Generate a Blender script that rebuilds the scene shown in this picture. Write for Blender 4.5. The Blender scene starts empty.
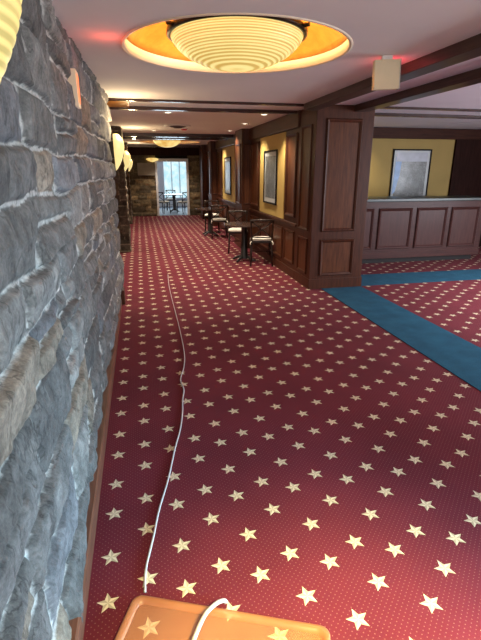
import bpy, bmesh, math, random
import numpy as np
from mathutils import Vector, Matrix
PI = math.pi
random.seed(7)
SC = bpy.context.scene
COL = SC.collection
SC.view_settings.view_transform = 'Standard'
SC.view_settings.look = 'None'
SC.view_settings.exposure = 0.0

CEIL = 2.53      # ceiling height
BEAM = 2.45      # underside of the beams
XL, XR = -0.36, 2.40   # stone wall face, panelled wall face
YEND = 18.25

# ------------------------------------------------------------------ node helpers
class NT:
    def __init__(s, name):
        s.m = bpy.data.materials.new(name); s.m.use_nodes = True
        s.t = s.m.node_tree; s.n = s.t.nodes; s.l = s.t.links
        s.b = s.n['Principled BSDF']
    def new(s, typ, **kw):
        n = s.n.new(typ)
        for k, v in kw.items(): setattr(n, k, v)
        return n
    def put(s, sock, v):
        if isinstance(v, bpy.types.NodeSocket): s.l.new(v, sock)
        else: sock.default_value = v
    def math(s, op, a, b=None, c=None):
        n = s.new('ShaderNodeMath', operation=op)
        for i, v in enumerate((a, b, c)):
            if v is not None: s.put(n.inputs[i], v)
        return n.outputs[0]
    def mix(s, f, a, b, blend='MIX'):
        n = s.new('ShaderNodeMix', data_type='RGBA', blend_type=blend)
        s.put(n.inputs[0], f)
        for i, v in ((6, a), (7, b)):
            s.put(n.inputs[i], v if isinstance(v, bpy.types.NodeSocket) else (*v, 1) if len(v) == 3 else v)
        return n.outputs[2]
    def obj(s):
        return s.new('ShaderNodeTexCoord').outputs['Object']
    def scale(s, v, sc):
        n = s.new('ShaderNodeMapping'); s.put(n.inputs[0], v); n.inputs['Scale'].default_value = sc
        return n.outputs[0]
    def noise(s, v, scale, detail=4, rough=.55):
        n = s.new('ShaderNodeTexNoise'); s.put(n.inputs['Vector'], v)
        n.inputs['Scale'].default_value = scale; n.inputs['Detail'].default_value = detail
        n.inputs['Roughness'].default_value = rough
        return n.outputs[0]
    def ramp(s, f, stops):
        n = s.new('ShaderNodeValToRGB'); s.put(n.inputs[0], f)
        e = n.color_ramp.elements
        while len(e) < len(stops): e.new(.5)
        for x, (p, c) in zip(e, stops): x.position = p; x.color = (*c, 1)
        return n.outputs[0]
    def bump(s, h, strength=.3, dist=.01):
        n = s.new('ShaderNodeBump'); s.put(n.inputs['Height'], h)
        n.inputs['Strength'].default_value = strength; n.inputs['Distance'].default_value = dist
        s.l.new(n.outputs[0], s.b.inputs['Normal'])
    def set(s, **kw):
        for k, v in kw.items():
            k = {'color': 'Base Color', 'rough': 'Roughness', 'metal': 'Metallic', 'coat': 'Coat Weight', 'coatr': 'Coat Roughness',
                 'emit': 'Emission Color', 'es': 'Emission Strength', 'alpha': 'Alpha', 'spec': 'Specular IOR Level',
                 'trans': 'Transmission Weight', 'sheen': 'Sheen Weight', 'sheenr': 'Sheen Roughness', 'sheent': 'Sheen Tint', 'ior': 'IOR'}[k]
            if not isinstance(v, bpy.types.NodeSocket) and isinstance(v, tuple) and len(v) == 3: v = (*v, 1)
            s.put(s.b.inputs[k], v)
        return s.m

def mottled(name, c, var=.12, scale=8, rough=.6, **kw):
    t = NT(name); n = t.noise(t.obj(), scale)
    a = tuple(x*(1-var) for x in c); b = tuple(min(1, x*(1+var)) for x in c)
    return t.set(color=t.ramp(n, [(.3, a), (.7, b)]), rough=rough, **kw)

def wood(name, dark, light, axis='Z', rough=.40, coat=.03, sc=1.0, spec=.22):
    t = NT(name)
    s = {'X': (1.2, 14, 14), 'Y': (14, 1.2, 14), 'Z': (14, 14, 1.2)}[axis]
    v = t.scale(t.obj(), tuple(x*sc for x in s))
    n1 = t.noise(v, 2.2, 6, .6); n2 = t.noise(v, 9, 3)
    f = t.math('ADD', t.math('MULTIPLY', n1, .75), t.math('MULTIPLY', n2, .25))
    t.bump(n2, .05, .004)
    return t.set(color=t.ramp(f, [(.32, dark), (.68, light)]), rough=rough, coat=coat, coatr=.18, spec=spec)

M = {}
M['mahogany'] = wood('mahogany', (.034, .010, .005), (.082, .026, .012))
M['mahogany_h'] = wood('mahogany_horizontal', (.034, .010, .005), (.082, .026, .012), 'Y')
M['mahogany_x'] = wood('mahogany_crosswise', (.03, .011, .008), (.07, .026, .016), 'X', .5, 0, spec=.08)
M['panel_wood'] = wood('panel_mahogany', (.046, .014, .006), (.130, .043, .016))
M['counter_wood'] = wood('counter_mahogany', (.05, .018, .016), (.080, .029, .024), 'X', .45, .05, spec=.2)
M['counter_panel'] = wood('counter_panel_mahogany', (.055, .02, .017), (.090, .033, .027), 'Z', .45, .05, spec=.2)
M['dark_wood'] = wood('dark_wall_wood', (.012, .005, .004), (.035, .013, .01), 'Z', .6, 0, spec=.05)
M['beam'] = wood('beam_wood', (.02, .008, .006), (.05, .02, .014), 'X', .25, .5)
M['beam_y'] = wood('beam_wood_lengthwise', (.03, .014, .011), (.075, .037, .028), 'Y', .35, .3)
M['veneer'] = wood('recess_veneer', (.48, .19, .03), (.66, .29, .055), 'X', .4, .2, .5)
M['skirting'] = wood('skirting_wood', (.085, .033, .018), (.18, .075, .045), 'Y', .4, .3)
M['chair_wood'] = wood('espresso_wood', (.010, .006, .005), (.028, .016, .012), 'Z', .35, .3)
M['table_wood'] = wood('table_top_wood', (.03, .017, .013), (.07, .042, .034), 'X', .22, .5)
M['iron'] = mottled('black_iron', (.012, .011, .011), .2, 20, .4)
M['cushion'] = mottled('cream_cushion', (.80, .77, .68), .05, 20, .9)
M['ceiling'] = mottled('ceiling_paint', (.80, .76, .74), .03, 1.5, .85)
M['ceiling_lounge'] = mottled('lounge_ceiling_paint', (.78, .77, .84), .03, 1.5, .8)
M['cream_trim'] = mottled('cream_trim', (.80, .68, .50), .03, 5, .5)
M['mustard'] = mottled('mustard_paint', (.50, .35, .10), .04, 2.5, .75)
M['mustard_back'] = mottled('mustard_paint_shaded', (.36, .25, .075), .05, 2.5, .75)  # same mustard paint, darkened: shade put into the colour
M['black_frame'] = mottled('black_frame', (.008, .007, .007), .2, 15, .5, spec=.1)
M['bronze'] = mottled('bronze_ring', (.02, .014, .008), .2, 15, .35, metal=.6)
M['steel'] = mottled('brushed_steel', (.45, .44, .42), .1, 15, .35, metal=.8)
M['white_metal'] = mottled('white_metal', (.75, .73, .7), .03, 10, .5)
M['sign_cream'] = mottled('sign_cream', (.66, .57, .38), .03, 10, .55)
M['white_cord'] = mottled('white_cord', (.46, .44, .44), .06, 30, .5)
M['granite'] = mottled('counter_granite', (.03, .042, .038), .35, 60, .35)
M['toe'] = mottled('toe_kick', (.01, .006, .006), .1, 10, .7)
M['white_paint'] = mottled('white_paint', (.72, .74, .78), .03, 6, .6)
M['far_floor'] = mottled('far_floor', (.025, .04, .07), .2, 3, .6)
M['vent_dark'] = mottled('vent_dark', (.06, .055, .055), .2, 10, .6)
M['red_plastic'] = mottled('red_plastic', (.5, .04, .04), .1, 10, .4)
M['grey_panel'] = mottled('grey_board', (.20, .17, .14), .1, 5, .6)

def runner_mat():
    t = NT('blue_carpet'); o = t.obj()
    n = t.noise(o, 260, 2); n2 = t.noise(o, 5, 3)
    f = t.math('ADD', t.math('MULTIPLY', n, .55), t.math('MULTIPLY', n2, .45))
    t.bump(n, .4, .004)
    return t.set(color=t.ramp(f, [(.35, (.006, .050, .095)), (.65, (.014, .098, .165))]), rough=.98, sheen=.03, spec=.1)
M['runner'] = runner_mat()

def carpet_mat():
    t = NT('star_carpet'); o = t.obj()
    sx = t.new('ShaderNodeSeparateXYZ'); t.put(sx.inputs[0], o)
    X, Y = sx.outputs[0], sx.outputs[1]
    PX, PY, R = .3262, .5215, .0485
    ri = R*.44
    a36 = math.radians(36)
    p0 = Vector((R, 0)); p1 = Vector((ri*math.cos(a36), ri*math.sin(a36)))
    e = p1-p0; nrm = Vector((e.y, -e.x)).normalized()
    if nrm.dot(p0) < 0: nrm = -nrm
    off = nrm.dot(p0)
    star = None; side = None
    for (x0, y0) in ((-.2405, 1.481), (-.2405, 1.718), (-.0765, 1.565), (-.0765, 1.859)):
        u = t.math('WRAP', t.math('SUBTRACT', X, x0), PX/2, -PX/2)
        v = t.math('WRAP', t.math('SUBTRACT', Y, y0), PY/2, -PY/2)
        r = t.math('SQRT', t.math('ADD', t.math('MULTIPLY', u, u), t.math('MULTIPLY', v, v)))
        ang = t.math('ADD', t.math('ARCTAN2', u, v), .10)
        w = t.math('WRAP', ang, a36, -a36)
        aw = t.math('ABSOLUTE', w)
        d = t.math('ADD', t.math('MULTIPLY', t.math('MULTIPLY', r, t.math('COSINE', aw)), nrm.x),
                   t.math('MULTIPLY', t.math('MULTIPLY', r, t.math('SINE', aw)), nrm.y))
        s = t.math('LESS_THAN', d, off)
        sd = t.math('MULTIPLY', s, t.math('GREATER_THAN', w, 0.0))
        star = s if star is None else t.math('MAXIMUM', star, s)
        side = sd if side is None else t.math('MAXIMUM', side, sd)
    # fine pin dots, staggered
    P = PX/12
    dots = None
    for k in (0, .5):
        u = t.math('WRAP', t.math('ADD', X, P*k), P/2, -P/2)
        v = t.math('WRAP', t.math('ADD', Y, P*k), P/2, -P/2)
        q = t.math('LESS_THAN', t.math('ADD', t.math('MULTIPLY', u, u), t.math('MULTIPLY', v, v)), .0024**2)
        dots = q if dots is None else t.math('MAXIMUM', dots, q)
    n = t.noise(o, 350, 2); n2 = t.noise(o, 1.6, 4)
    f = t.math('ADD', t.math('MULTIPLY', n, .45), t.math('MULTIPLY', n2, .55))
    base = t.ramp(f, [(.33, (.088, .010, .020)), (.67, (.150, .019, .034))])
    base = t.mix(t.math('MULTIPLY', dots, .35), base, (.36, .20, .15))
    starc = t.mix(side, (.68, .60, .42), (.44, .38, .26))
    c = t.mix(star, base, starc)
    t.bump(n, .3, .003)
    return t.set(color=c, rough=.95, sheen=.03, sheenr=.6, sheent=(1, .66, .55), spec=.12)
M['carpet'] = carpet_mat()

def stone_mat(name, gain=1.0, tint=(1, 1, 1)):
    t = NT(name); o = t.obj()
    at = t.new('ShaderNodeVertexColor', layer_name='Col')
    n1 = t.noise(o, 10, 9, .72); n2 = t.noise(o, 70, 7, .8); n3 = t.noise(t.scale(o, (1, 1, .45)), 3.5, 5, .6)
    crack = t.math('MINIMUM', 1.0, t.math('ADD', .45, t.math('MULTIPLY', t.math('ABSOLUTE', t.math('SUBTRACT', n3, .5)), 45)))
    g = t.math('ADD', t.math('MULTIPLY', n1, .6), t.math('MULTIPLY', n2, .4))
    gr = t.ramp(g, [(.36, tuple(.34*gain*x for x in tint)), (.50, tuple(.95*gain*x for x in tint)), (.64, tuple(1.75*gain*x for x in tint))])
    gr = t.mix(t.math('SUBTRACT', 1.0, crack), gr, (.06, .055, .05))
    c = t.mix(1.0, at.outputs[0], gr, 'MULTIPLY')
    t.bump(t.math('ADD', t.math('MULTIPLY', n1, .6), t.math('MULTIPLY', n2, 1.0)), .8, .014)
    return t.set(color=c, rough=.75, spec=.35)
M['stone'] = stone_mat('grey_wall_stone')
M['stone_far'] = stone_mat('shaded_wall_stone', .62, (1, .86, .66))  # brown tint is the stone's own; lower gain puts shade into the colour
M['stone_end'] = stone_mat('end_wall_stone', 1.2, (1, .88, .68))

def glow(name, c1, c2, strength, rings=0, axis=2):
    t = NT(name)
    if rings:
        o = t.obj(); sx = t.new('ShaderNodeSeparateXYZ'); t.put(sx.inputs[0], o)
        w = t.math('SINE', t.math('MULTIPLY', sx.outputs[axis], rings))  # stripes put the rib shading into the emission colour
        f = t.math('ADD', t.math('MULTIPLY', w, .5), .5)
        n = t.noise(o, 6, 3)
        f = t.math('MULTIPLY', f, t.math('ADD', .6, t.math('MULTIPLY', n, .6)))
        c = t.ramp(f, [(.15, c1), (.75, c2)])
    else:
        n = t.noise(t.obj(), 5, 3); c = t.ramp(n, [(.3, c1), (.7, c2)])
    return t.set(color=(.35, .27, .12), rough=.4, emit=c, es=strength)
M['bowl_glow'] = glow('ribbed_bowl_glass', (.62, .34, .05), (1.0, .78, .30), 1.05)
M['sconce_glow'] = glow('sconce_glass', (.9, .68, .2), (1.0, .85, .42), .95)
M['sconce_rib'] = glow('sconce_rib_glass', (.50, .40, .09), (.85, .72, .25), .8)
M['lamp_disc'] = glow('lamp_disc', (1, .88, .66), (1, .92, .74), 6)
M['daylit_glass'] = glow('daylit_curtain', (.30, .66, .84), (.74, .92, 1.0), 1.1)
M['exit_red'] = glow('exit_red', (1, .03, .01), (1, .22, .04), 1.3)
M['exit_white'] = glow('exit_white', (.75, .5, .42), (.85, .62, .55), .35)

def amber_mat():
    t = NT('translucent_amber_plastic'); n = t.noise(t.obj(), 4, 3)
    return t.set(color=t.ramp(n, [(.3, (.50, .20, .09)), (.7, (.62, .28, .12))]), rough=.3, alpha=.42, spec=.5)
M['amber'] = amber_mat()
def amber2():
    t = NT('translucent_amber_rim'); n = t.noise(t.obj(), 4, 3)
    return t.set(color=t.ramp(n, [(.3, (.40, .15, .065)), (.7, (.52, .21, .09))]), rough=.3, alpha=.6)
M['amber_rim'] = amber2()

def print_mat(name, seed, cold=0.0):
    """A faded grey engraving, sky above a dark mass: soft procedural greys."""
    t = NT(name); o = t.obj()
    v = t.new('ShaderNodeMapping'); t.put(v.inputs[0], o); v.inputs['Location'].default_value = (seed, seed*.3, 0)
    n1 = t.noise(v.outputs[0], 5, 8, .7); n2 = t.noise(v.outputs[0], 40, 3)
    f = t.math('ADD', t.math('MULTIPLY', n1, .7), t.math('MULTIPLY', n2, .3))
    c = t.ramp(f, [(.38, (.06, .062, .06)), (.5, (.12, .125, .12)), (.64, (.26, .27, .27))])
    return t.set(color=c, rough=.35, coat=.1, coatr=.05)
M['print'] = print_mat('grey_engraving', 1.3)
M['print_b'] = print_mat('grey_engraving_b', 4.1)
M['print_sky'] = mottled('print_sky', (.42, .44, .50), .15, 6, .4)
M['blue_reflection'] = mottled('blue_reflection', (.22, .36, .60), .25, 5, .4)  # blue reflection on the picture glass, painted as a patch of colour
M['mat_board'] = mottled('mat_board', (.50, .53, .53), .06, 6, .5)

# ------------------------------------------------------------------ mesh helpers
def box(bm, x0, x1, y0, y1, z0, z1, bev=0):
    r = bmesh.ops.create_cube(bm, size=1)
    vs = r['verts']
    for v in vs:
        v.co = Vector((x0+(v.co.x+.5)*(x1-x0), y0+(v.co.y+.5)*(y1-y0), z0+(v.co.z+.5)*(z1-z0)))
    if bev:
        es = list({e for v in vs for e in v.link_edges})
        bmesh.ops.bevel(bm, geom=es, offset=bev, segments=2, profile=.5, affect='EDGES')

def tube(bm, pts, r, seg=8, cap=True):
    pts = [Vector(p) for p in pts]; n = len(pts)
    rs = r if isinstance(r, (list, tuple)) else [r]*n
    rings = []; up = None
    for i, p in enumerate(pts):
        d = (pts[min(i+1, n-1)]-pts[max(i-1, 0)]).normalized()
        if up is None:
            up = Vector((0, 0, 1)) if abs(d.z) < .9 else Vector((1, 0, 0))
        a = d.cross(up)
        if a.length < 1e-4: a = d.cross(Vector((0, 1, 0)))
        a.normalize(); b = d.cross(a).normalized(); up = -b if False else up
        rings.append([bm.verts.new(p+(a*math.cos(2*PI*k/seg)+b*math.sin(2*PI*k/seg))*rs[i]) for k in range(seg)])
    for A, B in zip(rings, rings[1:]):
        for k in range(seg):
            bm.faces.new((A[k], A[(k+1) % seg], B[(k+1) % seg], B[k]))
    if cap:
        bm.faces.new(rings[0][::-1]); bm.faces.new(rings[-1])

def lathe(bm, prof, seg=32, c=(0, 0, 0), a0=0, a1=2*PI, sx=1, sy=1):
    full = abs(a1-a0-2*PI) < 1e-6
    ns = seg if full else seg+1
    rings = []
    for r, z in prof:
        if r < 1e-6: rings.append([bm.verts.new((c[0], c[1], c[2]+z))]); continue
        rings.append([bm.verts.new((c[0]+sx*r*math.cos(a0+(a1-a0)*k/seg), c[1]+sy*r*math.sin(a0+(a1-a0)*k/seg), c[2]+z)) for k in range(ns)])
    for A, B in zip(rings, rings[1:]):
        for k in range(seg):
            k2 = (k+1) % ns
            if len(A) == 1 and len(B) == 1: continue
            if len(A) == 1: bm.faces.new((A[0], B[k2], B[k]))
            elif len(B) == 1: bm.faces.new((A[k], A[k2], B[0]))
            else: bm.faces.new((A[k], A[k2], B[k2], B[k]))

def obj(name, bm, mat, parent=None, smooth=False, loc=None):
    bmesh.ops.recalc_face_normals(bm, faces=bm.faces)
    me = bpy.data.meshes.new(name); bm.to_mesh(me); bm.free()
    if smooth:
        for p in me.polygons: p.use_smooth = True
    o = bpy.data.objects.new(name, me); COL.objects.link(o)
    for m in (mat if isinstance(mat, list) else [mat]): me.materials.append(m)
    if parent: o.parent = parent
    if loc: o.location = loc
    return o
def smooth_by_angle(o, deg=35):
    me = o.data
    for p in me.polygons: p.use_smooth = True
    try: me.set_sharp_from_angle(angle=math.radians(deg))
    except Exception: pass
    return o
def tag(o, label=None, cat=None, group=None, kind=None):
    if label: o['label'] = label
    if cat: o['category'] = cat
    if group: o['group'] = group
    if kind: o['kind'] = kind
    return o
def thing(name, label, cat, loc=(0, 0, 0), rz=0, group=None):
    o = bpy.data.objects.new(name, None); COL.objects.link(o)
    o.empty_display_size = .1; o.location = loc; o.rotation_euler = (0, 0, rz)
    return tag(o, label, cat, group)
def struct(name, bm, mat, label=None, parent=None, cat=None):
    o = obj(name, bm, mat, parent)
    if parent is None:
        o['kind'] = 'structure'
        if label: o['label'] = label
        if cat: o['category'] = cat
    return o
def children(o): return [c for c in bpy.data.objects if c.parent == o]
def copy_tree(o, parent=None):
    kids = children(o)
    c = o.copy(); COL.objects.link(c)
    if parent: c.parent = parent
    for k in kids: copy_tree(k, c)
    return c

def frame_on_wall(bm, axis, pos, a0, a1, z0, z1, w=.035, d=.02, sgn=-1):
    """A mitred picture-frame moulding standing proud of a wall plane. axis 'X': plane x=pos, spans y a0..a1; axis 'Y': plane y=pos, spans x."""
    prof = [(0, 0), (0, d*.55), (w*.25, d), (w*.55, d*.8), (w*.8, d*.35), (w, 0)]   # inwards offset, height
    rings = []
    for off, h in prof:
        c = [(a0+off, z0+off), (a1-off, z0+off), (a1-off, z1-off), (a0+off, z1-off)]
        if axis == 'X': rings.append([bm.verts.new((pos+sgn*h, a, z)) for a, z in c])
        else: rings.append([bm.verts.new((a, pos+sgn*h, z)) for a, z in c])
    for A, B in zip(rings, rings[1:]):
        for k in range(4): bm.faces.new((A[k], A[(k+1) % 4], B[(k+1) % 4], B[k]))

def panelled(parent, axis, pos, a0, a1, z0, z1, mat_f, mat_p, w=.035, d=.02, sgn=-1, name='panel'):
    bm = bmesh.new(); frame_on_wall(bm, axis, pos, a0, a1, z0, z1, w, d, sgn)
    f = obj(name+'_moulding', bm, mat_f, parent); smooth_by_angle(f, 25)
    bm = bmesh.new(); e = .003
    if axis == 'X': box(bm, min(pos, pos+sgn*e), max(pos, pos+sgn*e), a0+w*.8, a1-w*.8, z0+w*.8, z1-w*.8)
    else: box(bm, a0+w*.8, a1-w*.8, min(pos, pos+sgn*e), max(pos, pos+sgn*e), z0+w*.8, z1-w*.8)
    obj(name, bm, mat_p, parent)

# ------------------------------------------------------------------ numpy stone masonry
def vnoise(x, y, seed):
    xi = np.floor(x).astype(np.int64); yi = np.floor(y).astype(np.int64)
    fx = x-xi; fy = y-yi; fx = fx*fx*(3-2*fx); fy = fy*fy*(3-2*fy)
    def h(a, b):
        n = (a*374761393 + b*668265263 + seed*974634777) & 0x7fffffff
        n = ((n ^ (n >> 13))*1274126177) & 0x7fffffff
        return ((n ^ (n >> 16)) & 0xffff)/65535.0
    return (h(xi, yi)*(1-fx)+h(xi+1, yi)*fx)*(1-fy)+(h(xi, yi+1)*(1-fx)+h(xi+1, yi+1)*fx)*fy
def fbm(x, y, seed, oct=4, rough=.5):
    s = 0; a = 1; t = 0
    for i in range(oct):
        s = s+a*(vnoise(x, y, seed+i*17)-.5); t += a; a *= rough; x = x*2.03+5.1; y = y*2.03+9.7
    return s/t*2

def masonry(name, org, ud, vd, nd, us, vs, seed, mat, len_r=(.35, .9), h_r=(.15, .30), joint=.012, relief=.035,
            palette=None, mortar=(.43, .41, .37), parent=None, warp=.035, rough=.02, side_depth=.15, edge=.02, facets=4, foot=0, swell=0):
    """Random-ashlar masonry as real relief: us, vs are the sampled coordinates along ud, vd; nd points out of the wall."""
    rng = random.Random(seed)
    us = np.array(us); vs = np.array(vs)
    U, V = np.meshgrid(us, vs, indexing='ij')
    Uw = U+warp*fbm(U*3.1, V*3.1, seed+1, 3); Vw = V+warp*.9*fbm(U*2.3, V*2.3, seed+2, 3)
    u0, u1, v0, v1 = us[0]-.3, us[-1]+.3, vs[0]-.3, vs[-1]+.3
    mj = .35*relief; H = np.zeros(U.shape)
    colr = np.zeros(U.shape+(3,)); colr[:] = mortar
    pal = palette or [((.145, .136, .124), 5), ((.115, .108, .100), 4), ((.185, .174, .158), 3), ((.195, .158, .12), 1.3), ((.138, .136, .138), 2)]
    cols = [p[0] for p in pal]; wts = [p[1] for p in pal]
    def stone(a, b, c, d):
        m = (Uw > a) & (Uw < b) & (Vw > c) & (Vw < d)
        # distance to the edges
        ed = np.minimum(np.minimum(Uw-a, b-Uw), np.minimum(Vw-c, d-Vw))
        j = joint*(1+.9*fbm(U*4, V*4, seed+5, 2))
        ed = ed-j*.5
        m &= ed > 0
        base = rng.uniform(-.4, 1)*relief; tu = rng.uniform(-1, 1)*relief*.9; tv = rng.uniform(-.6, 1.0)*relief*.8
        cu = (Uw-(a+b)/2)/(b-a); cv = (Vw-(c+d)/2)/(d-c)
        e = np.clip(ed/edge, 0, 1); pil = e*(2-e)
        rs = rng.randrange(1000)
        rg = fbm(U*6, V*6, rs, 4, .6)
        # cleft faces: the lowest of a few tilted planes
        fw = .5*fbm(U*5, V*5, rs+7, 3); pl_ = None
        for q in range(facets):
            an = rng.uniform(0, 2*PI); tl = rng.uniform(.25, 1.0)*relief*2.2
            h_ = rng.uniform(.0, .8)*relief+tl*(math.cos(an)*(cu+.25*fw)+math.sin(an)*(cv+.25*fw))
            pl_ = h_ if pl_ is None else np.minimum(pl_, h_)
        hh = (relief*1.1+base*.5+pl_+tu*cu*.4+rough*rg)*pil
        hh = np.maximum(hh, .004)
        k = cols[0]; k = rng.choices(cols, wts)[0]
        g = rng.uniform(.8, 1.25)
        cc = np.array(k)*g
        shade = 1+.25*rg
        H[m] = hh[m]; colr[m] = (cc[None, :]*shade[m][:, None])
    v = v0
    while v < v1:
        h = rng.uniform(*h_r); u = u0-rng.uniform(0, .5)
        while u < u1:
            L = rng.uniform(*len_r)
            if rng.random() < .28 and h > h_r[0]*1.2:
                s = rng.uniform(.4, .6); stone(u, u+L, v, v+h*s)
                if rng.random() < .5:
                    q = rng.uniform(.35, .65); stone(u, u+L*q, v+h*s, v+h); stone(u+L*q, u+L, v+h*s, v+h)
                else: stone(u, u+L, v+h*s, v+h)
            else: stone(u, u+L, v, v+h)
            u += L
        v += h
    H += .006*fbm(U*30, V*30, seed+9, 3)+foot*np.clip(1-V/.7, 0, 1)+mj*(H == 0)+swell*np.clip((U-3.4)/2.7, 0, 1)**1.3*np.clip(V/.35, 0, 1)
    def blur(A):
        P_ = np.pad(A, [(1, 1), (1, 1)]+[(0, 0)]*(A.ndim-2), mode='edge')
        B_ = .25*P_[:-2]+.5*P_[1:-1]+.25*P_[2:]
        return .25*B_[:, :-2]+.5*B_[:, 1:-1]+.25*B_[:, 2:]
    H = blur(H)
    org = np.array(org, float); ud = np.array(ud, float); vd = np.array(vd, float); nd = np.array(nd, float)
    P = org+U[..., None]*ud+V[..., None]*vd+H[..., None]*nd
    nu, nv = len(us), len(vs)
    # skirt that folds the border back into the wall, so the panel has thickness
    P2 = np.zeros((nu+2, nv+2, 3)); C2 = np.zeros((nu+2, nv+2, 3))
    ii = np.clip(np.arange(-1, nu+1), 0, nu-1); jj = np.clip(np.arange(-1, nv+1), 0, nv-1)
    P2 = P[ii][:, jj].copy(); C2 = colr[ii][:, jj].copy()
    bord = np.zeros((nu+2, nv+2), bool); bord[0] = bord[-1] = True; bord[:, 0] = bord[:, -1] = True
    dep = ((P2-org) @ nd)
    P2[bord] -= (dep[bord]+side_depth)[:, None]*nd
    idx = np.arange((nu+2)*(nv+2)).reshape(nu+2, nv+2)
    q = np.stack([idx[:-1, :-1], idx[1:, :-1], idx[1:, 1:], idx[:-1, 1:]], -1).reshape(-1, 4)
    if np.dot(np.cross(ud, vd), nd) < 0: q = q[:, ::-1]
    me = bpy.data.meshes.new(name)
    me.vertices.add(P2.size//3); me.vertices.foreach_set('co', P2.reshape(-1).astype(np.float32))
    me.loops.add(q.size); me.loops.foreach_set('vertex_index', q.reshape(-1).astype(np.int32))
    me.polygons.add(len(q)); me.polygons.foreach_set('loop_start', np.arange(0, q.size, 4, dtype=np.int32))
    me.update(); me.validate()
    ca = me.color_attributes.new('Col', 'FLOAT_COLOR', 'POINT')
    rgba = np.ones((P2.size//3, 4), np.float32); rgba[:, :3] = C2.reshape(-1, 3)
    ca.data.foreach_set('color', rgba.reshape(-1))
    me.polygons.foreach_set('use_smooth', np.ones(len(q), bool))
    me.materials.append(mat)
    o = bpy.data.objects.new(name, me); COL.objects.link(o)
    if parent: o.parent = parent
    return o

# ------------------------------------------------------------------ the setting
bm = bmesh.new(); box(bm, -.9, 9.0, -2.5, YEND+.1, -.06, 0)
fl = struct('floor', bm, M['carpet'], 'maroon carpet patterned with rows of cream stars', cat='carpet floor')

def grow(a, b, s0, k):
    r = [a]
    while r[-1] < b: r.append(r[-1]+max(s0, k*max(r[-1], 0)))
    r[-1] = b; return r
ys = grow(-.3, 6.25, .0062, .0036)
zs = list(np.linspace(.0, CEIL, 380))
wl = masonry('wall_left', (XL-.05, 0, 0), (0, 1, 0), (0, 0, 1), (1, 0, 0), ys, zs, 11, M['stone'], len_r=(.34, .85), h_r=(.16, .31), relief=.030, joint=.013, warp=.04, rough=.018, edge=.017, facets=5, foot=.024, swell=.08)
tag(wl, 'rough grey stone wall running along the hallway', 'stone wall', kind='structure')
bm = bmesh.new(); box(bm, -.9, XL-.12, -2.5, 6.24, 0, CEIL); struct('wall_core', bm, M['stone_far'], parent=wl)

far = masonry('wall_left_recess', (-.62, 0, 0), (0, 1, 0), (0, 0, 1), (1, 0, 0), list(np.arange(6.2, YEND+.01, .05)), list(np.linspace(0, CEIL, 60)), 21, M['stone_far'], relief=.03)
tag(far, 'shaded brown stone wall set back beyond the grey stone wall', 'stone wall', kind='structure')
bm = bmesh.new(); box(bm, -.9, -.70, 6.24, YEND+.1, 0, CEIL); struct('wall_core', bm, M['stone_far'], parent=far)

# two stone piers on the left, each faced on the front and on the hall side
def pier(name, x1, y0, y1, seed, label):
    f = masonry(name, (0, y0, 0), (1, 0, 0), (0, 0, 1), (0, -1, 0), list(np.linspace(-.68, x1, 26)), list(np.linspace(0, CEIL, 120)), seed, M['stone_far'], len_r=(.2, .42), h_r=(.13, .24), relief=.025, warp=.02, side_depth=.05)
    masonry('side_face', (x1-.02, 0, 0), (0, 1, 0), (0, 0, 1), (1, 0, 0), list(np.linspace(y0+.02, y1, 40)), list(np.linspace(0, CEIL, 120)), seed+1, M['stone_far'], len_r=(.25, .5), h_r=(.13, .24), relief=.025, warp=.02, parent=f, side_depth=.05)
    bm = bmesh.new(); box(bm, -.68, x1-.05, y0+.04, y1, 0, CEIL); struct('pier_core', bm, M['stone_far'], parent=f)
    return tag(f, label, 'stone pier', kind='structure')
pier('trim_1', -.28, 10.1, 10.9, 31, 'dark stone pier standing out from the left wall beyond the grey stone')
pier('trim_2', -.30, 15.6, 16.4, 35, 'far stone pier on the left close to the end wall')

# end wall of stone with the doorway
DX0, DX1, DZ = .70, 1.82, 2.02
def endpart(nm, x0, x1, z0, z1, seed, parent=None):
    return masonry(nm, (0, YEND, 0), (1, 0, 0), (0, 0, 1), (0, -1, 0), list(np.linspace(x0, x1, max(8, int((x1-x0)/.03)))), list(np.linspace(z0, z1, max(8, int((z1-z0)/.03)))), seed, M['stone_end'], len_r=(.25, .6), h_r=(.14, .26), relief=.03, warp=.02, parent=parent,
                   palette=[((.10, .09, .075), 4), ((.07, .06, .05), 3), ((.16, .135, .10), 3), ((.22, .18, .13), 1)], mortar=(.16, .14, .11))
ew = endpart('wall_end', -.62, DX0-.04, 0, 2.25, 41)
tag(ew, 'brown stone end wall around the bright doorway', 'stone wall', kind='structure')
endpart('wall_right_of_door', DX1+.04, 2.62, 0, 2.25, 43, ew)
bm = bmesh.new(); box(bm, -.9, 2.8, YEND-.12, YEND+.1, 2.22, CEIL); struct('wall_header', bm, M['dark_wood'], parent=ew)
bm = bmesh.new(); box(bm, DX0-.05, DX1+.05, YEND-.02, YEND+.08, DZ+.08, 2.24); struct('wall_over_door', bm, M['stone_end'], parent=ew)
# doorway: white casing with a transom
bm = bmesh.new()
for a, b in ((DX0-.07, DX0+.01), (DX1-.01, DX1+.07)): box(bm, a, b, YEND-.07, YEND+.1, 0, DZ, .006)
box(bm, DX0-.07, DX1+.07, YEND-.07, YEND+.1, DZ-.02, DZ+.09, .006)
dr = struct('door_1', bm, M['white_paint'], 'open doorway with white casing at the end of the hallway', cat='doorway')

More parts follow.
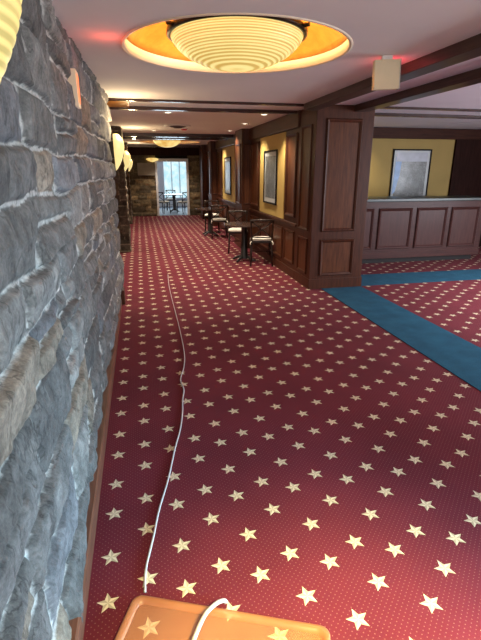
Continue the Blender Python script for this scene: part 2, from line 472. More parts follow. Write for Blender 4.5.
# the bright room seen through the doorway
bm = bmesh.new(); box(bm, -1.2, 4.0, YEND+.1, 23.2, -.06, 0); struct('floor_far_room', bm, M['far_floor'], 'blue floor of the bright room beyond the doorway', cat='floor')
bm = bmesh.new(); box(bm, -1.2, 4.0, 23.0, 23.2, 0, 2.7); wf = struct('wall_far_room', bm, M['white_paint'], 'pale wall of the bright room beyond the doorway', cat='wall')
bm = bmesh.new(); box(bm, -1.2, 4.0, YEND+.1, 23.2, CEIL, CEIL+.1); struct('ceiling_far_room', bm, M['ceiling'], 'ceiling of the bright room beyond the doorway', cat='ceiling')
bm = bmesh.new(); box(bm, 1.15, 2.35, 22.90, 23.0, .35, 2.2, .01)
wn = struct('window_1', bm, M['white_paint'], 'tall daylit window in the room beyond the doorway', cat='window')
for k in range(3):
    bm = bmesh.new(); box(bm, 1.20+k*.385, 1.20+k*.385+.33, 22.88, 22.92, .42, 2.12); obj('pane', bm, M['daylit_glass'], wn)

# panelled wall on the right of the hallway
bm = bmesh.new(); box(bm, XR, XR+.25, 6.85, YEND, 0, CEIL)
wr = struct('wall_right', bm, M['mahogany'], 'mahogany panelled wall on the right of the hallway', cat='panelled wall')
bm = bmesh.new(); box(bm, XR-.025, XR+.01, 6.86, YEND-.1, 0, .14, .008); struct('baseboard_right', bm, M['mahogany_h'], 'dark skirting along the panelled wall', cat='baseboard')
bm = bmesh.new(); box(bm, XR-.035, XR+.01, 6.86, YEND-.1, .84, .89, .01); struct('trim_3', bm, M['mahogany_h'], 'chair rail along the panelled wall', cat='chair rail')
bm = bmesh.new(); box(bm, XR-.05, XR+.01, 6.86, YEND-.1, 2.30, CEIL-.001, .012); struct('trim_4', bm, M['mahogany_h'], 'deep wooden cornice along the panelled wall', cat='cornice')
def inset(y0, y1):
    bm = bmesh.new(); box(bm, XR-.012, XR+.01, y0, y1, .90, 2.29); obj('mustard_panel', bm, M['mustard'], wr)
inset(7.58, 9.20); inset(11.75, 13.5)
for y0, y1 in ((6.98, 7.48), (9.28, 9.98), (10.85, 11.6), (13.6, 14.3)):
    panelled(wr, 'X', XR, y0, y1, .98, 2.24, M['mahogany'], M['panel_wood'], .05, .03)
for y0, y1 in ((6.98, 7.48), (7.60, 8.32), (8.42, 9.14), (9.28, 9.98), (10.85, 11.6), (11.75, 12.6), (12.7, 13.5), (13.6, 14.3)):
    panelled(wr, 'X', XR, y0, y1, .22, .76, M['mahogany'], M['panel_wood'], .045, .025, name='wainscot_panel')
for i, (y0, y1) in enumerate(((10.05, 10.75), (14.5, 15.1), (16.6, 17.2))):
    bm = bmesh.new(); box(bm, XR-.20, XR+.02, y0, y1, 0, CEIL, .006); box(bm, XR-.225, XR+.02, y0-.02, y1+.02, 0, .16, .01)
    p = struct('trim_%d' % (5+i), bm, M['mahogany'], ['mahogany pilaster between the two framed pictures', 'mahogany pilaster beyond the farther picture', 'mahogany pilaster nearest the end wall'][i], cat='pilaster')
    if i < 2: panelled(p, 'X', XR-.20, y0+.12, y1-.12, .98, 2.24, M['mahogany'], M['panel_wood'], .04, .02)
    panelled(p, 'Y', y0, XR-.17, XR-.01, .98, 2.24, M['mahogany'], M['panel_wood'], .03, .015)

# the big mahogany pillar
PX0, PX1, PY0, PY1 = 2.385, 3.225, 6.20, 6.86
bm = bmesh.new(); box(bm, PX0, PX1, PY0, PY1, 0, CEIL, .006); box(bm, PX0-.012, PX1+.012, PY0-.012, PY1-.002, 0, .15, .006)
pl = struct('pillar', bm, M['mahogany'], 'large square mahogany pillar with raised panels beside the blue carpet', cat='pillar')
panelled(pl, 'Y', PY0, 2.53, 3.05, .85, 2.36, M['mahogany'], M['panel_wood'], .05, .028)
panelled(pl, 'Y', PY0, 2.53, 3.06, .20, .735, M['mahogany'], M['panel_wood'], .05, .028)
panelled(pl, 'X', PX0, 6.33, 6.73, .85, 2.30, M['mahogany'], M['panel_wood'], .04, .022)
panelled(pl, 'X', PX0, 6.33, 6.73, .20, .735, M['mahogany'], M['panel_wood'], .04, .022)

# lounge: back wall, counter recess
YB = 9.2
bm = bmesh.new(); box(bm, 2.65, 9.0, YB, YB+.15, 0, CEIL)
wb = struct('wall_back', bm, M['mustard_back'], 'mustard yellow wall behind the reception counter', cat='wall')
bm = bmesh.new(); box(bm, 6.72, 9.0, YB-.05, YB+.02, 0, CEIL, .004); struct('dark_panelling', bm, M['dark_wood'], parent=wb)
bm = bmesh.new(); box(bm, 2.66, 9.0, YB-.06, YB+.02, 2.32, CEIL-.001, .008); struct('trim_8', bm, M['mahogany_x'], 'dark wooden cornice over the mustard wall', cat='cornice')
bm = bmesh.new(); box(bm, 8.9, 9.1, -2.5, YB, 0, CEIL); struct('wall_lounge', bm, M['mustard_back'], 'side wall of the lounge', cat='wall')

# ceiling: a slab with two round openings
D1 = (.765, 3.66, .805); D2 = (1.02, 15.2, .95)
def slab_with_hole(bm, x0, x1, y0, y1, z, c, n=64):
    outer = []; inner = []
    for k in range(n):
        a = 2*PI*(k+.5)/n-PI; dx, dy = math.cos(a), math.sin(a)
        inner.append(bm.verts.new((c[0]+c[2]*dx, c[1]+c[2]*dy, z)))
        tx = ((x1-c[0]) if dx > 0 else (x0-c[0]))/dx; ty = ((y1-c[1]) if dy > 0 else (y0-c[1]))/dy
        s = min(tx, ty); outer.append(bm.verts.new((c[0]+s*dx, c[1]+s*dy, z)))
    for k in range(n):
        k2 = (k+1) % n
        bm.faces.new((inner[k], outer[k], outer[k2], inner[k2]))
    for (x, y) in ((x0, y0), (x1, y0), (x1, y1), (x0, y1)):
        v = bm.verts.new((x, y, z)); o2 = sorted(range(n), key=lambda k: (outer[k].co-v.co).length)[:2]
        bm.faces.new((v, outer[o2[0]], outer[o2[1]]))
def rect(bm, x0, x1, y0, y1, z):
    bm.faces.new([bm.verts.new(p) for p in ((x0, y0, z), (x1, y0, z), (x1, y1, z), (x0, y1, z))])
bm = bmesh.new()
XC = 2.30
slab_with_hole(bm, -.9, XC, 1.5, 6.0, CEIL, D1); rect(bm, -.9, XC, -2.5, 1.5, CEIL); rect(bm, -.9, XC, 6.0, 12.5, CEIL)
slab_with_hole(bm, -.9, XC+.4, 12.5, YEND+.1, CEIL, D2); rect(bm, XC, XC+.4, 6.0, 12.5, CEIL)
ce = struct('ceiling', bm, M['ceiling'], 'pale hallway ceiling with round lamp recesses', cat='ceiling')
for c, hgt in ((D1, .36), (D2, .3)):
    bm = bmesh.new(); r = c[2]
    lathe(bm, [(r+.02, 0), (r+.018, -.005), (r+.004, -.007), (r-.008, -.002), (r-.01, .065)], 64, (c[0], c[1], CEIL))
    obj('recess_rim', bm, M['cream_trim'], ce, True)
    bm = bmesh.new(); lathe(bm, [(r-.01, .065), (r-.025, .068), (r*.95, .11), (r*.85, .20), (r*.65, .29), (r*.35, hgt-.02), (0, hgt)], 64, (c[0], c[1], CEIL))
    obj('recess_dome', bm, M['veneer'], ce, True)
bm = bmesh.new(); rect(bm, XC, 9.1, -2.5, 6.0, CEIL+.002); rect(bm, 2.65, 9.1, 6.0, YB+.1, CEIL+.002)
struct('ceiling_lounge', bm, M['ceiling_lounge'], 'pale lavender ceiling over the lounge', cat='ceiling')
n = 9
def beam(x0, x1, y0, y1, z0, mat, label):
    global n
    bm = bmesh.new(); box(bm, x0, x1, y0, y1, z0, CEIL+.003, .006); struct('trim_%d' % n, bm, mat, label, cat='ceiling beam'); n += 1
beam(2.20, 2.38, -2.5, 6.22, BEAM, M['beam_y'], 'long dark ceiling beam running from the pillar past the hanging sign')
beam(2.92, 3.10, -2.5, 6.22, BEAM, M['beam_y'], 'long dark ceiling beam on the lounge side of the pillar')
beam(-.7, 2.40, 6.22, 6.30, BEAM+.055, M['beam'], 'first dark cross beam over the hallway')
beam(-.7, 2.40, 6.92, 7.02, BEAM+.04, M['beam'], 'second dark cross beam over the hallway')
beam(3.20, 9.0, 6.22, 6.30, BEAM+.055, M['beam'], 'dark cross beam over the lounge carpet')
beam(3.20, 9.0, 6.92, 7.02, BEAM+.04, M['beam'], 'dark cross beam over the front of the counter')
beam(-.7, 2.40, 11.7, 11.9, BEAM, M['beam'], 'third cross beam over the hallway, before the far lamp')
beam(-.7, 2.40, 12.5, 12.7, BEAM, M['beam'], 'fourth cross beam over the hallway, before the far lamp')
beam(-.7, 2.40, 16.9, 17.2, BEAM, M['beam'], 'last cross beam over the hallway, before the end wall')
bm = bmesh.new(); box(bm, -.40, -.06, 6.30, 6.92, BEAM+.06, CEIL+.003, .004); struct('trim_%d' % n, bm, M['veneer'], 'amber lit wood panel between the first two cross beams', cat='ceiling panel'); n += 1

# skirting below the stone
bm = bmesh.new(); 
me_v = []
for y in (-1.0, 1.02): me_v.append([bm.verts.new(p) for p in ((-.318, y, 0), (-.322, y, .085), (-.333, y, .095), (-.375, y, .097), (-.375, y, 0))])
for k in range(5): bm.faces.new((me_v[0][k], me_v[0][(k+1) % 5], me_v[1][(k+1) % 5], me_v[1][k]))
bm.faces.new(me_v[0]); bm.faces.new(me_v[1])
b0 = len(bm.verts); rows = []
for y in (1.03, 6.1): rows.append([bm.verts.new(p) for p in ((-.324, y, 0), (-.328, y, .075), (-.337, y, .085), (-.375, y, .087), (-.375, y, 0))])
for k in range(5): bm.faces.new((rows[0][k], rows[0][(k+1) % 5], rows[1][(k+1) % 5], rows[1][k]))
bm.faces.new(rows[0]); bm.faces.new(rows[1])
bb = struct('baseboard_left', bm, M['skirting'], 'brown wooden skirting at the foot of the grey stone wall', cat='baseboard')
bm = bmesh.new(); box(bm, -.345, -.285, 5.95, 6.15, 0, .19, .008); obj('end_block', bm, M['mahogany'], bb)

# blue carpet bands
def runner(pts, label):
    bm = bmesh.new(); top = [bm.verts.new((x, y, .006)) for x, y in pts]; bot = [bm.verts.new((x, y, 0.0005)) for x, y in pts]
    bm.faces.new(top); k = len(pts)
    for i in range(k): bm.faces.new((bot[i], bot[(i+1) % k], top[(i+1) % k], top[i]))
    o = obj('carpet_runner', bm, M['runner']); return tag(o, label, 'carpet runner', 'blue carpet runners')
runner([(2.60, -1.5), (3.27, -1.5), (3.23, 6.18), (2.58, 6.18)], 'long teal blue carpet runner ending at the foot of the mahogany pillar')
runner([(3.25, 6.21), (8.8, 6.21), (8.8, 6.86), (3.25, 6.93)], 'teal blue carpet runner crossing the lounge in front of the counter')

# ------------------------------------------------------------------ reception counter
CX0, CX1, CY0, CY1 = 3.30, 6.52, 7.75, 8.35
ct = thing('reception_counter', 'mahogany reception counter with raised panels and dark stone top', 'counter', ((CX0+CX1)/2, CY0+.3, 0))
def local(o, par): o.location = -Vector(par.location); return o
def part(name, bm, mat, par, sm=False):
    o = obj(name, bm, mat, par, sm); o.matrix_parent_inverse = Matrix.Translation(-Vector(par.location)); return o
bm = bmesh.new(); box(bm, CX0, CX1, CY0, CY1, .10, 1.15, .005); box(bm, CX0, CX1+.01, CY0-.012, CY0+.02, .10, .22, .004); part('body', bm, M['counter_wood'], ct)
bm = bmesh.new(); box(bm, CX0, CX1-.08, CY0+.08, CY1-.05, 0, .10); part('toe_kick', bm, M['toe'], ct)
bm = bmesh.new(); box(bm, CX0, CX1+.06, CY0-.06, CY1+.05, 1.15, 1.205, .01); part('countertop', bm, M['granite'], ct)
for x0, x1 in ((3.45, 4.18), (4.28, 4.96), (5.06, 5.70), (5.79, 6.40)):
    bm = bmesh.new(); frame_on_wall(bm, 'Y', CY0, x0, x1, .28, 1.03, .055, .028); f = part('panel_moulding', bm, M['counter_wood'], ct); smooth_by_angle(f, 25)
    bm = bmesh.new(); box(bm, x0+.045, x1-.045, CY0-.003, CY0, .325, .985); part('panel', bm, M['counter_panel'], ct)

# ------------------------------------------------------------------ pictures
def picture(name, label, axis, pos, a0, a1, z0, z1, sgn, pm, group=None, fw=.03, mw=.07):
    d = .03
    c = ((pos, (a0+a1)/2, z0) if axis == 'X' else ((a0+a1)/2, pos, z0))
    t = thing(name, label, 'picture', c, 0, group)
    def slab(bm, u0, u1, w0, w1, d0, d1, bev=0):
        lo, hi = sorted((pos+sgn*d0, pos+sgn*d1))
        if axis == 'X': box(bm, lo, hi, u0, u1, w0, w1, bev)
        else: box(bm, u0, u1, lo, hi, w0, w1, bev)
    bm = bmesh.new()
    slab(bm, a0, a0+fw, z0, z1, 0, d, .004); slab(bm, a1-fw, a1, z0, z1, 0, d, .004)
    slab(bm, a0+fw, a1-fw, z0, z0+fw, 0, d, .004); slab(bm, a0+fw, a1-fw, z1-fw, z1, 0, d, .004)
    part('frame', bm, M['black_frame'], t)
    bm = bmesh.new(); slab(bm, a0+fw*.7, a1-fw*.7, z0+fw*.7, z1-fw*.7, .004, .014); part('mat_board', bm, M['mat_board'], t)
    b0, b1, w0, w1 = a0+fw+mw, a1-fw-mw, z0+fw+mw*1.1, z1-fw-mw*1.0
    bm = bmesh.new(); slab(bm, b0, b1, w0, w1, .014, .017); p = part('print', bm, pm, t)
    return t, (b0, b1, w0, w1), slab
picture('framed_picture', 'tall black framed grey print on the mustard panel nearest the big pillar', 'X', XR-.012, 7.98, 8.82, 1.10, 2.04, -1, M['print'])
picture('framed_picture', 'black framed print on the farther mustard panel beyond the pilaster', 'X', XR-.012, 12.2, 13.05, 1.07, 2.03, -1, M['print_b'])
t, (b0, b1, w0, w1), slab = picture('framed_picture', 'large black framed print on the mustard wall behind the counter', 'Y', YB, 5.27, 6.18, .95, 2.12, -1, M['print'], mw=.06)
bm = bmesh.new(); slab(bm, b0, b1, w1-.16, w1+.02, .014, .019); part('printed_sky', bm, M['print_sky'], t)
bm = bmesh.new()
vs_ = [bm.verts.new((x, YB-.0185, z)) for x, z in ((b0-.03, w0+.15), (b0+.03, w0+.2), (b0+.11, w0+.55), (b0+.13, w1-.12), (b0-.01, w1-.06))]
bm.faces.new(vs_); part('painted_reflection', bm, M['blue_reflection'], t)  # reflection painted over the left of the print

# ------------------------------------------------------------------ lamps
def bowl_lamp(label, c, R, zrim, depth, mat=M['bowl_glow'], ribs=16):
    t = thing('ceiling_lamp', label, 'ceiling lamp', (c[0], c[1], zrim-depth), 0, None)
    prof = []
    N = ribs*4
    for i in range(N+1):
        a = i/N*PI/2
        r = R*math.cos(a)**.9 if i < N else 0; z = depth*(1-math.sin(a)**1.25)
        bulge = 1+.016*abs(math.sin(PI*ribs*i/N))
        prof.append((r*bulge, z))
    bm = bmesh.new(); lathe(bm, prof, 64); o = obj('glass_bowl', bm, None or mat, t, True)
    bm = bmesh.new(); lathe(bm, [(R+.012, depth-.012), (R+.03, depth-.008), (R+.03, depth+.022), (R-.005, depth+.026), (R-.005, depth-.01), (R+.012, depth-.012)], 64)
    obj('rim_ring', bm, M['bronze'], t, True)
    for k in range(6):
        a = 2*PI*k/6+.35; bm = bmesh.new()
        x, y = (R+.03)*math.cos(a), (R+.03)*math.sin(a)
        tube(bm, [(x*.93, y*.93, depth+.006), (x*1.09, y*1.09, depth+.006)], .013, 8); obj('clip', bm, M['bronze'], t)
        if k % 2 == 0:
            bm = bmesh.new(); tube(bm, [(x*.96, y*.96, depth+.01), (x*.9, y*.9, CEIL+.30-zrim+depth-.03)], .004, 6); obj('cable', bm, M['bronze'], t)
    return t
def ring_bowl_mat(name, zc, freq, c1, c2, s):
    return glow(name, c1, c2, s, freq, 2)
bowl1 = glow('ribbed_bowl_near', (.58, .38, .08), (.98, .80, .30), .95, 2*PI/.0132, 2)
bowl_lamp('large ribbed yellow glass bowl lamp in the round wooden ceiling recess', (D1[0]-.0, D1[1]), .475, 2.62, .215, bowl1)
bowl_lamp('farther yellow glass bowl lamp glowing under the hallway ceiling beyond the cross beams', (D2[0]-.08, D2[1]), .44, 2.60, .23, M['bowl_glow'])

def half_bowl(name, label, cat, x, y, z0, h, w, proj, face, mat, ribs=0, group=None):
    """Tapering half-bowl glass shade against a wall. face 'X' opens toward +X, 'Y' toward -Y."""
    t = thing(name, label, cat, (x, y, z0), 0, group)
    bm = bmesh.new(); prof = []
    N = max(20, ribs*4)
    for i in range(N+1):
        f = i/N; r = (math.sin(min(1, f/.72)*PI/2)**.8 if f < .72 else math.cos((f-.72)/.28*1.15)**.7)
        if ribs: r *= 1+.018*abs(math.sin(PI*ribs*f))
        prof.append((max(r, 0), f*h))
    if face == 'X': lathe(bm, prof, 24, a0=-PI/2, a1=PI/2, sx=proj, sy=w/2)
    else: lathe(bm, prof, 24, a0=-PI, a1=0, sx=w/2, sy=proj)
    obj('glass_shade', bm, mat, t, True)
    bm = bmesh.new()
    if face == 'X': box(bm, -.06, .012, -w*.25, w*.25, h*.35, h*.8, .004)
    else: box(bm, -w*.25, w*.25, -.012, .06, h*.35, h*.8, .004)
    obj('backplate', bm, M['bronze'], t)
    return t
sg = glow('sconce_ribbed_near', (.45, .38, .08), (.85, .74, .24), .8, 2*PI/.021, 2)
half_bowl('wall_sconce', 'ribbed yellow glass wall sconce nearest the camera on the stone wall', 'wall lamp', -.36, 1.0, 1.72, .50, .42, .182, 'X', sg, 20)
half_bowl('wall_sconce', 'bright glass wall sconce at the far end of the grey stone wall', 'wall lamp', -.265, 6.05, 1.69, .42, .32, .12, 'X', M['sconce_glow'])
half_bowl('wall_sconce', 'glass wall sconce on the hall side of the dark stone pier', 'wall lamp', -.285, 10.3, 1.66, .42, .36, .15, 'X', M['sconce_glow'])
half_bowl('wall_sconce', 'farthest glass wall sconce on the pier close to the end wall', 'wall lamp', -.305, 15.9, 1.64, .42, .36, .15, 'X', M['sconce_glow'])
half_bowl('wall_sconce', 'added amber half bowl standing for a lamp reflection on the end wall beside the doorway', 'wall lamp', .55, YEND-.03, 1.98, .15, .46, .2, 'Y', M['bowl_glow'])  # added glowing bowl: a ceiling lamp's reflection built as a shade

def downlight(x, y, label, on=True):
    t = thing('recessed_downlight', label, 'downlight', (x, y, CEIL-.012), 0, 'recessed downlights in the hallway ceiling')
    bm = bmesh.new(); lathe(bm, [(.075, .012), (.075, .002), (.06, 0), (.05, .004), (.05, .011)], 24); obj('trim_ring', bm, M['white_metal'], t, True)
    bm = bmesh.new(); lathe(bm, [(0, .0065), (.05, .0065)], 24); obj('lamp_face', bm, M['lamp_disc'], t)
    return t
downlight(1.99, 7.45, 'lit downlight nearest the big pillar, beyond the cross beams')
downlight(2.02, 8.95, 'lit downlight over the nearer cafe table')
downlight(2.05, 10.6, 'lit downlight in front of the pilaster between the pictures')
downlight(.50, 7.5, 'lit downlight just beyond the cross beams, in the middle of the hallway')
downlight(.40, 10.9, 'lit downlight on the left of the hallway beyond the round vent')
downlight(2.03, 13.2, 'lit downlight over the farther cafe table')
downlight(.55, 17.6, 'lit downlight before the end wall, left of the doorway')
downlight(1.65, 17.6, 'lit downlight before the end wall, above the doorway')

t = thing('air_vent', 'round dark air diffuser in the hallway ceiling', 'air vent', (.82, 9.65, CEIL-.05))
bm = bmesh.new(); lathe(bm, [(.26, .05), (.26, .035), (.235, .028), (.19, .045)], 32); obj('outer_ring', bm, M['white_metal'], t, True)
bm = bmesh.new(); lathe(bm, [(.0, .02), (.13, .02), (.19, .046), (.20, .049)], 32); obj('core', bm, M['vent_dark'], t, True)
bm = bmesh.new(); lathe(bm, [(0, -.005), (.07, 0), (.10, .018)], 32); obj('deflector', bm, M['vent_dark'], t, True)
t = thing('smoke_detector', 'small round detector with a red rim on the ceiling behind the vent', 'smoke detector', (1.0, 10.25, CEIL-.045))
bm = bmesh.new(); lathe(bm, [(0, 0), (.05, .004), (.065, .02), (.065, .044)], 24); obj('body', bm, M['red_plastic'], t, True)
bm = bmesh.new(); lathe(bm, [(.07, .03), (.085, .032), (.085, .045), (.07, .045)], 24); obj('base_ring', bm, M['white_metal'], t, True)

# hanging exit sign by the beam: blank cream back towards the camera, lit red face beyond
t = thing('exit_sign', 'cream box sign hanging askew from the ceiling beside the dark beam', 'sign', (1.92, 3.58, CEIL), 0)
t.rotation_euler = (0, math.radians(-2), math.radians(-13))
bm = bmesh.new(); box(bm, -.098, .098, -.03, .03, -.235, -.03, .004); obj('housing', bm, M['sign_cream'], t)
bm = bmesh.new(); box(bm, -.09, .09, .028, .034, -.225, -.04, .002); obj('lit_face', bm, M['exit_red'], t)
bm = bmesh.new(); box(bm, .097, .103, -.032, .034, -.237, -.028, .002); obj('side_trim', bm, M['steel'], t)
bm = bmesh.new(); box(bm, -.04, .04, -.02, .02, -.032, .0, .004); obj('mount', bm, M['white_metal'], t)
# lit exit sign on the stone wall
t = thing('wall_exit_sign', 'glowing red sign with white border mounted flat on the stone wall', 'sign', (XL+.008, 3.42, 2.09))
bm = bmesh.new(); box(bm, -.05, .006, -.07, .07, 0, .22, .005); obj('border', bm, M['exit_white'], t)
bm = bmesh.new(); box(bm, .004, .008, -.05, .05, .025, .195, .002); obj('lit_face', bm, M['exit_red'], t)

# grey board on the end wall
bm = bmesh.new(); box(bm, -.02, .62, YEND-.13, YEND-.10, 1.50, 1.95, .006); o = obj('notice_board', bm, M['grey_panel']); tag(o, 'plain greyish board on the stone end wall, left of the doorway', 'board')

# ------------------------------------------------------------------ chairs and tables
def arc(p0, p1, bow, n=10):
    p0, p1, bow = Vector(p0), Vector(p1), Vector(bow)
    return [p0.lerp(p1, i/n)+bow*math.sin(PI*i/n) for i in range(n+1)]
def make_chair(name, label, loc, rz, group):
    """Cross-back chair facing +Y."""
    t = thing(name, label, 'chair', loc, rz, group)
    bm = bmesh.new()
    pts = [(-.19, .20), (.19, .20), (.215, .16), (.205, -.16), (.17, -.19), (-.17, -.19), (-.205, -.16), (-.215, .16)]
    lo = [bm.verts.new((x, y, .425)) for x, y in pts]; hi = [bm.verts.new((x, y, .455)) for x, y in pts]
    bm.faces.new(hi); bm.faces.new(lo[::-1])
    for i in range(8): bm.faces.new((lo[i], lo[(i+1) % 8], hi[(i+1) % 8], hi[i]))
    obj('seat', bm, M['chair_wood'], t)
    # rounded cushion
    bm = bmesh.new(); rings = []
    for k, (s, z) in enumerate(((.80, .455), (.96, .463), (1.0, .48), (.94, .497), (.75, .508), (.4, .513))):
        rings.append([bm.verts.new((.205*s*math.copysign(abs(math.cos(a))**.5, math.cos(a)), .195*s*math.copysign(abs(math.sin(a))**.5, math.sin(a))+.005, z)) for a in [2*PI*j/24 for j in range(24)]])
    for A, B in zip(rings, rings[1:]):
        for j in range(24): bm.faces.new((A[j], A[(j+1) % 24], B[(j+1) % 24], B[j]))
    bm.faces.new(rings[-1]); bm.faces.new(rings[0][::-1])
    cu = obj('cushion', bm, M['cushion'], t, True)
    for s in (-1, 1):
        bm = bmesh.new(); tube(bm, arc((s*.17, -.17, .47), (s*.205, -.215, .40), (s*.02, -.03, 0), 6), .010, 6); obj('tie', bm, M['cushion'], cu)
    for s in (-1, 1):
        bm = bmesh.new(); tube(bm, [(s*.175, .165, .43), (s*.185, .18, .2), (s*.195, .195, 0)], [.02, .017, .014], 8); obj('leg', bm, M['chair_wood'], t, True)
        bm = bmesh.new(); tube(bm, [(s*.20, -.245, 0), (s*.19, -.205, .25), (s*.183, -.18, .45), (s*.19, -.20, .62), (s*.20, -.245, .80), (s*.20, -.255, .84)], [.015, .018, .019, .016, .015, .014], 8); obj('leg', bm, M['chair_wood'], t, True)
    bm = bmesh.new(); tube(bm, arc((-.215, -.25, .835), (.215, -.25, .835), (0, -.045, .012), 12), .019, 8); obj('top_rail', bm, M['chair_wood'], t, True)
    bm = bmesh.new(); tube(bm, arc((-.175, -.185, .53), (.175, -.185, .53), (0, -.02, 0), 8), .011, 6); obj('lower_rail', bm, M['chair_wood'], t, True)
    for s in (-1, 1):
        bm = bmesh.new(); tube(bm, [Vector((s*(-.185+.37*f), -.19-.055*f-.035*math.sin(PI*f), .53+.29*f)) for f in [i/10 for i in range(11)]], .012, 6); obj('cross_bar', bm, M['chair_wood'], t, True)
    bm = bmesh.new()
    for z, r in ((.24, .009),):
        for s in (-1, 1): tube(bm, [(s*.19, -.205, z), (s*.186, .178, z)], r, 6)
        tube(bm, [(-.186, 0, z), (.186, 0, z)], r, 6)
    obj('stretcher', bm, M['chair_wood'], t)
    return t
def make_table(name, label, loc, R, group, Z=.72):
    t = thing(name, label, 'table', loc, 0, group)
    bm = bmesh.new(); lathe(bm, [(0, Z-.032), (R-.03, Z-.032), (R, Z-.026), (R, Z-.006), (R-.006, Z), (0, Z)], 40); obj('tabletop', bm, M['table_wood'], t)
    bm = bmesh.new(); lathe(bm, [(.12, Z-.033), (.11, Z-.05), (.06, Z-.07), (.055, Z-.2), (.065, .14), (.09, .09), (.09, .05)], 20); obj('pedestal', bm, M['iron'], t, True)
    for k in range(4):
        a = PI/4+k*PI/2; c, s = math.cos(a), math.sin(a)
        bm = bmesh.new(); tube(bm, [(c*.04, s*.04, .095), (c*.15, s*.15, .065), (c*.23, s*.23, .028), (c*.26, s*.26, .018)], [.03, .026, .022, .018], 8); obj('foot', bm, M['iron'], t, True)
    return t
G = 'cross-back cafe chairs along the panelled wall'
T1 = (1.93, 8.60, 0)
make_table('cafe_table', 'dark round cafe table nearest the big pillar, between two chairs', T1, .385, 'round cafe tables along the panelled wall')
ch = make_chair('cafe_chair', 'cross-back chair with cream cushion nearest the big pillar, its back toward the camera', (2.17, 8.22, 0), math.radians(-11), G)
def chair(label, loc, deg):
    c = copy_tree(ch); c.location = loc; c.rotation_euler = (0, 0, math.radians(deg)); c['label'] = label; return c
chair('cross-back chair facing the camera behind the nearer cafe table', (2.01, 9.58, 0), 168)
T2 = make_table('cafe_table', 'dark round cafe table farther along the panelled wall, half hidden by a chair', (1.82, 12.35, 0), .37, 'round cafe tables along the panelled wall')
chair('cross-back chair with its back to the camera in front of the farther cafe table', (1.99, 11.85, 0), -8)
chair('cross-back chair behind the farther cafe table, facing the camera', (1.98, 13.05, 0), 170)
# beyond the doorway
make_table('dining_table', 'dark round table in the bright room beyond the doorway', (1.42, 20.0, 0), .42, None)
c = chair('dark chair on the left inside the bright room beyond the doorway', (.92, 19.2, 0), -40); c['group'] = 'dark chairs in the room beyond the doorway'
c = chair('dark chair on the right inside the bright room beyond the doorway', (1.72, 19.0, 0), 30); c['group'] = 'dark chairs in the room beyond the doorway'

c = chair('dark chair at the back of the bright room, beyond its round table', (1.35, 20.75, 0), 180); c['group'] = 'dark chairs in the room beyond the doorway'
# ------------------------------------------------------------------ cord, amber tray
def smoothpath(pts, n=6):
    P = [Vector(p) for p in pts]; out = []
    for i in range(len(P)-1):
        a, b, c, d = P[max(i-1, 0)], P[i], P[i+1], P[min(i+2, len(P)-1)]
        for k in range(n):
            t = k/n
            out.append(.5*((2*b)+(c-a)*t+(2*a-5*b+4*c-d)*t*t+(3*b-a-3*c+d)*t**3))
    out.append(P[-1]); return out
cp = [(-.09, 1.495), (-.085, 1.61), (-.045, 1.80), (-.01, 1.98), (.05, 2.21), (.11, 2.5), (.165, 2.73), (.20, 2.95), (.22, 3.15), (.245, 3.32), (.235, 3.51), (.285, 3.75), (.32, 4.05), (.335, 4.62), (.34, 5.34), (.34, 6.04), (.35, 6.91), (.38, 7.62)]
bm = bmesh.new(); cpp = smoothpath([(x, y, .0058) for x, y in cp]); tube(bm, cpp, [.0053 if p.y < 3.2 else .0053-.0014*min(1, (p.y-3.2)/1.5) for p in cpp], 8); o = obj('power_cord', bm, M['white_cord'], None, True)
tag(o, 'thin pale cord trailing down the carpet along the hallway', 'cord')

ty = thing('plastic_tray', 'low translucent amber plastic tray with rounded corners on the carpet', 'tray', (-.13, 1.48, 0), math.radians(-22.5))
def rrect(x0, x1, y0, y1, r, n=6):
    out = []
    for cx, cy, a in ((x1-r, y1-r, 0), (x0+r, y1-r, PI/2), (x0+r, y0+r, PI), (x1-r, y0+r, 3*PI/2)):
        for k in range(n+1): b = a+PI/2*k/n; out.append((cx+r*math.cos(b), cy+r*math.sin(b)))
    return out
def ringmesh(bm, loops):
    rs = [[bm.verts.new(p) for p in L] for L in loops]
    for A, B in zip(rs, rs[1:]):
        m = len(A)
        for k in range(m): bm.faces.new((A[k], A[(k+1) % m], B[(k+1) % m], B[k]))
    return rs
W, Dp = .80, .52
bm = bmesh.new()
L = lambda i, z, r: [(x, y, z) for x, y in rrect(i, W-i, -Dp+i, -i, r)]
ringmesh(bm, [L(.0, .001, .04), L(-.0, .024, .04), L(.006, .028, .036), L(.022, .026, .03), L(.03, .012, .026)])
obj('rim', bm, M['amber_rim'], ty, True)
bm = bmesh.new(); r_ = [bm.verts.new(p) for p in L(.030, .012, .026)]; bm.faces.new(r_); obj('tray_floor', bm, M['amber'], ty)
bm = bmesh.new(); tube(bm, smoothpath([(-.0, 1.02, .03), (.05, 1.14, .038), (.09, 1.22, .055), (.14, 1.29, .07), (.19, 1.335, .06), (.222, 1.362, .035), (.235, 1.375, .0105)]), .0085, 8)
o = obj('looped_cable', bm, M['white_cord'], None, True); tag(o, 'pale cable arching in a loop over the amber tray', 'cable')

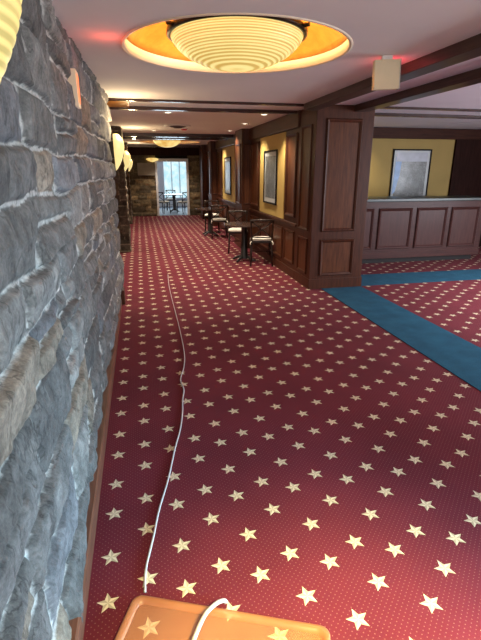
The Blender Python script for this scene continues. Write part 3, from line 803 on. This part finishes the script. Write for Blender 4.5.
# ------------------------------------------------------------------ light
w = bpy.data.worlds.new('World'); SC.world = w; w.use_nodes = True
w.node_tree.nodes['Background'].inputs[0].default_value = (.92, .93, 1.0, 1); w.node_tree.nodes['Background'].inputs[1].default_value = .6
def lamp(name, typ, loc, energy, color, target=None, **kw):
    d = bpy.data.lights.new(name, typ); d.energy = energy; d.color = color
    for k, v in kw.items(): setattr(d, k, v)
    o = bpy.data.objects.new(name, d); COL.objects.link(o); o.location = loc
    if target: o.rotation_euler = (Vector(target)-Vector(loc)).to_track_quat('-Z', 'Y').to_euler()
    return o
WARM = (1, .74, .45)
lamp('bowl_lamp_light', 'POINT', (D1[0], D1[1], 2.80), 85, (1, .70, .34), shadow_soft_size=.1)
lamp('far_bowl_light', 'POINT', (D2[0], D2[1], 2.66), 22, (1, .70, .34), shadow_soft_size=.1)
for x, y, e in ((1.99, 7.45, 110), (2.02, 8.95, 100), (2.05, 10.6, 90), (.5, 7.5, 330), (.4, 10.9, 300), (2.03, 13.2, 100), (.9, 13.6, 300), (1.1, 17.3, 130)):
    lamp('downlight_light', 'SPOT', (x, y, CEIL-.03), e, (1, .84, .66), (x, y, 0), spot_size=math.radians(110), spot_blend=.6, shadow_soft_size=.05)
for y, x, e in ((.95, -.10, 2.5), (6.0, -.10, 16), (10.3, -.05, 18), (15.9, -.05, 18)):
    lamp('sconce_light', 'POINT', (x, y, 2.17), e, (1, .75, .42), shadow_soft_size=.06)
lamp('lounge_daylight', 'AREA', (8.6, 2.0, 1.3), 620, (.84, .90, 1.0), (2.5, 3.0, 1.0), shape='RECTANGLE', size=5, size_y=2.0)
lamp('hall_fill', 'AREA', (.9, -1.8, 1.6), 62, (1.0, .93, .86), (.8, 4, .8), shape='RECTANGLE', size=2.4, size_y=1.2)
lamp('low_daylight', 'AREA', (2.6, .1, .5), 46, (.30, .70, 1.0), (-.4, 1.6, .15), shape='RECTANGLE', size=.8, size_y=.5, spread=math.radians(75))
lamp('far_room_daylight', 'AREA', (1.6, 22.6, 1.4), 70, (.72, .88, 1.0), (1.4, 18, .8), shape='RECTANGLE', size=2.4, size_y=1.8)
lamp('amber_haze_fill', 'SPOT', (.6, -.25, 2.0), 1500, (1, .82, .30), (.6, .62, 0), spot_size=math.radians(56), spot_blend=1.0, shadow_soft_size=.25)  # added spot, no lamp hangs here; its pool imitates an orange lens haze
lamp('counter_downlight', 'SPOT', (4.3, 8.8, 2.45), 60, (1, .85, .6), (4.3, 9.1, .9), spot_size=math.radians(110), spot_blend=.8, shadow_soft_size=.1)
lamp('lounge_floor_fill', 'AREA', (5.6, 4.4, 2.46), 85, (1, .96, .95), (5.6, 4.4, 0), shape='RECTANGLE', size=2.2, size_y=2.2, spread=math.radians(120))  # added fill without a fixture, brightens the lounge carpet
lamp('exit_glow', 'POINT', (XL+.22, 3.5, 2.42), .9, (1, .1, .05), shadow_soft_size=.05)
lamp('hanging_exit_glow', 'POINT', (2.04, 3.72, 2.44), 1.0, (1, .06, .10), shadow_soft_size=.05)

# ------------------------------------------------------------------ camera
cam = bpy.data.cameras.new('Camera'); co = bpy.data.objects.new('Camera', cam); COL.objects.link(co)
cam.sensor_fit = 'VERTICAL'; cam.sensor_height = 36; cam.sensor_width = 36; cam.lens = 450/640*36
cam.clip_start = .02
co.location = (0, 0, 1.7); co.rotation_euler = (math.radians(90-18.435), 0, math.radians(-12.19))
SC.camera = co
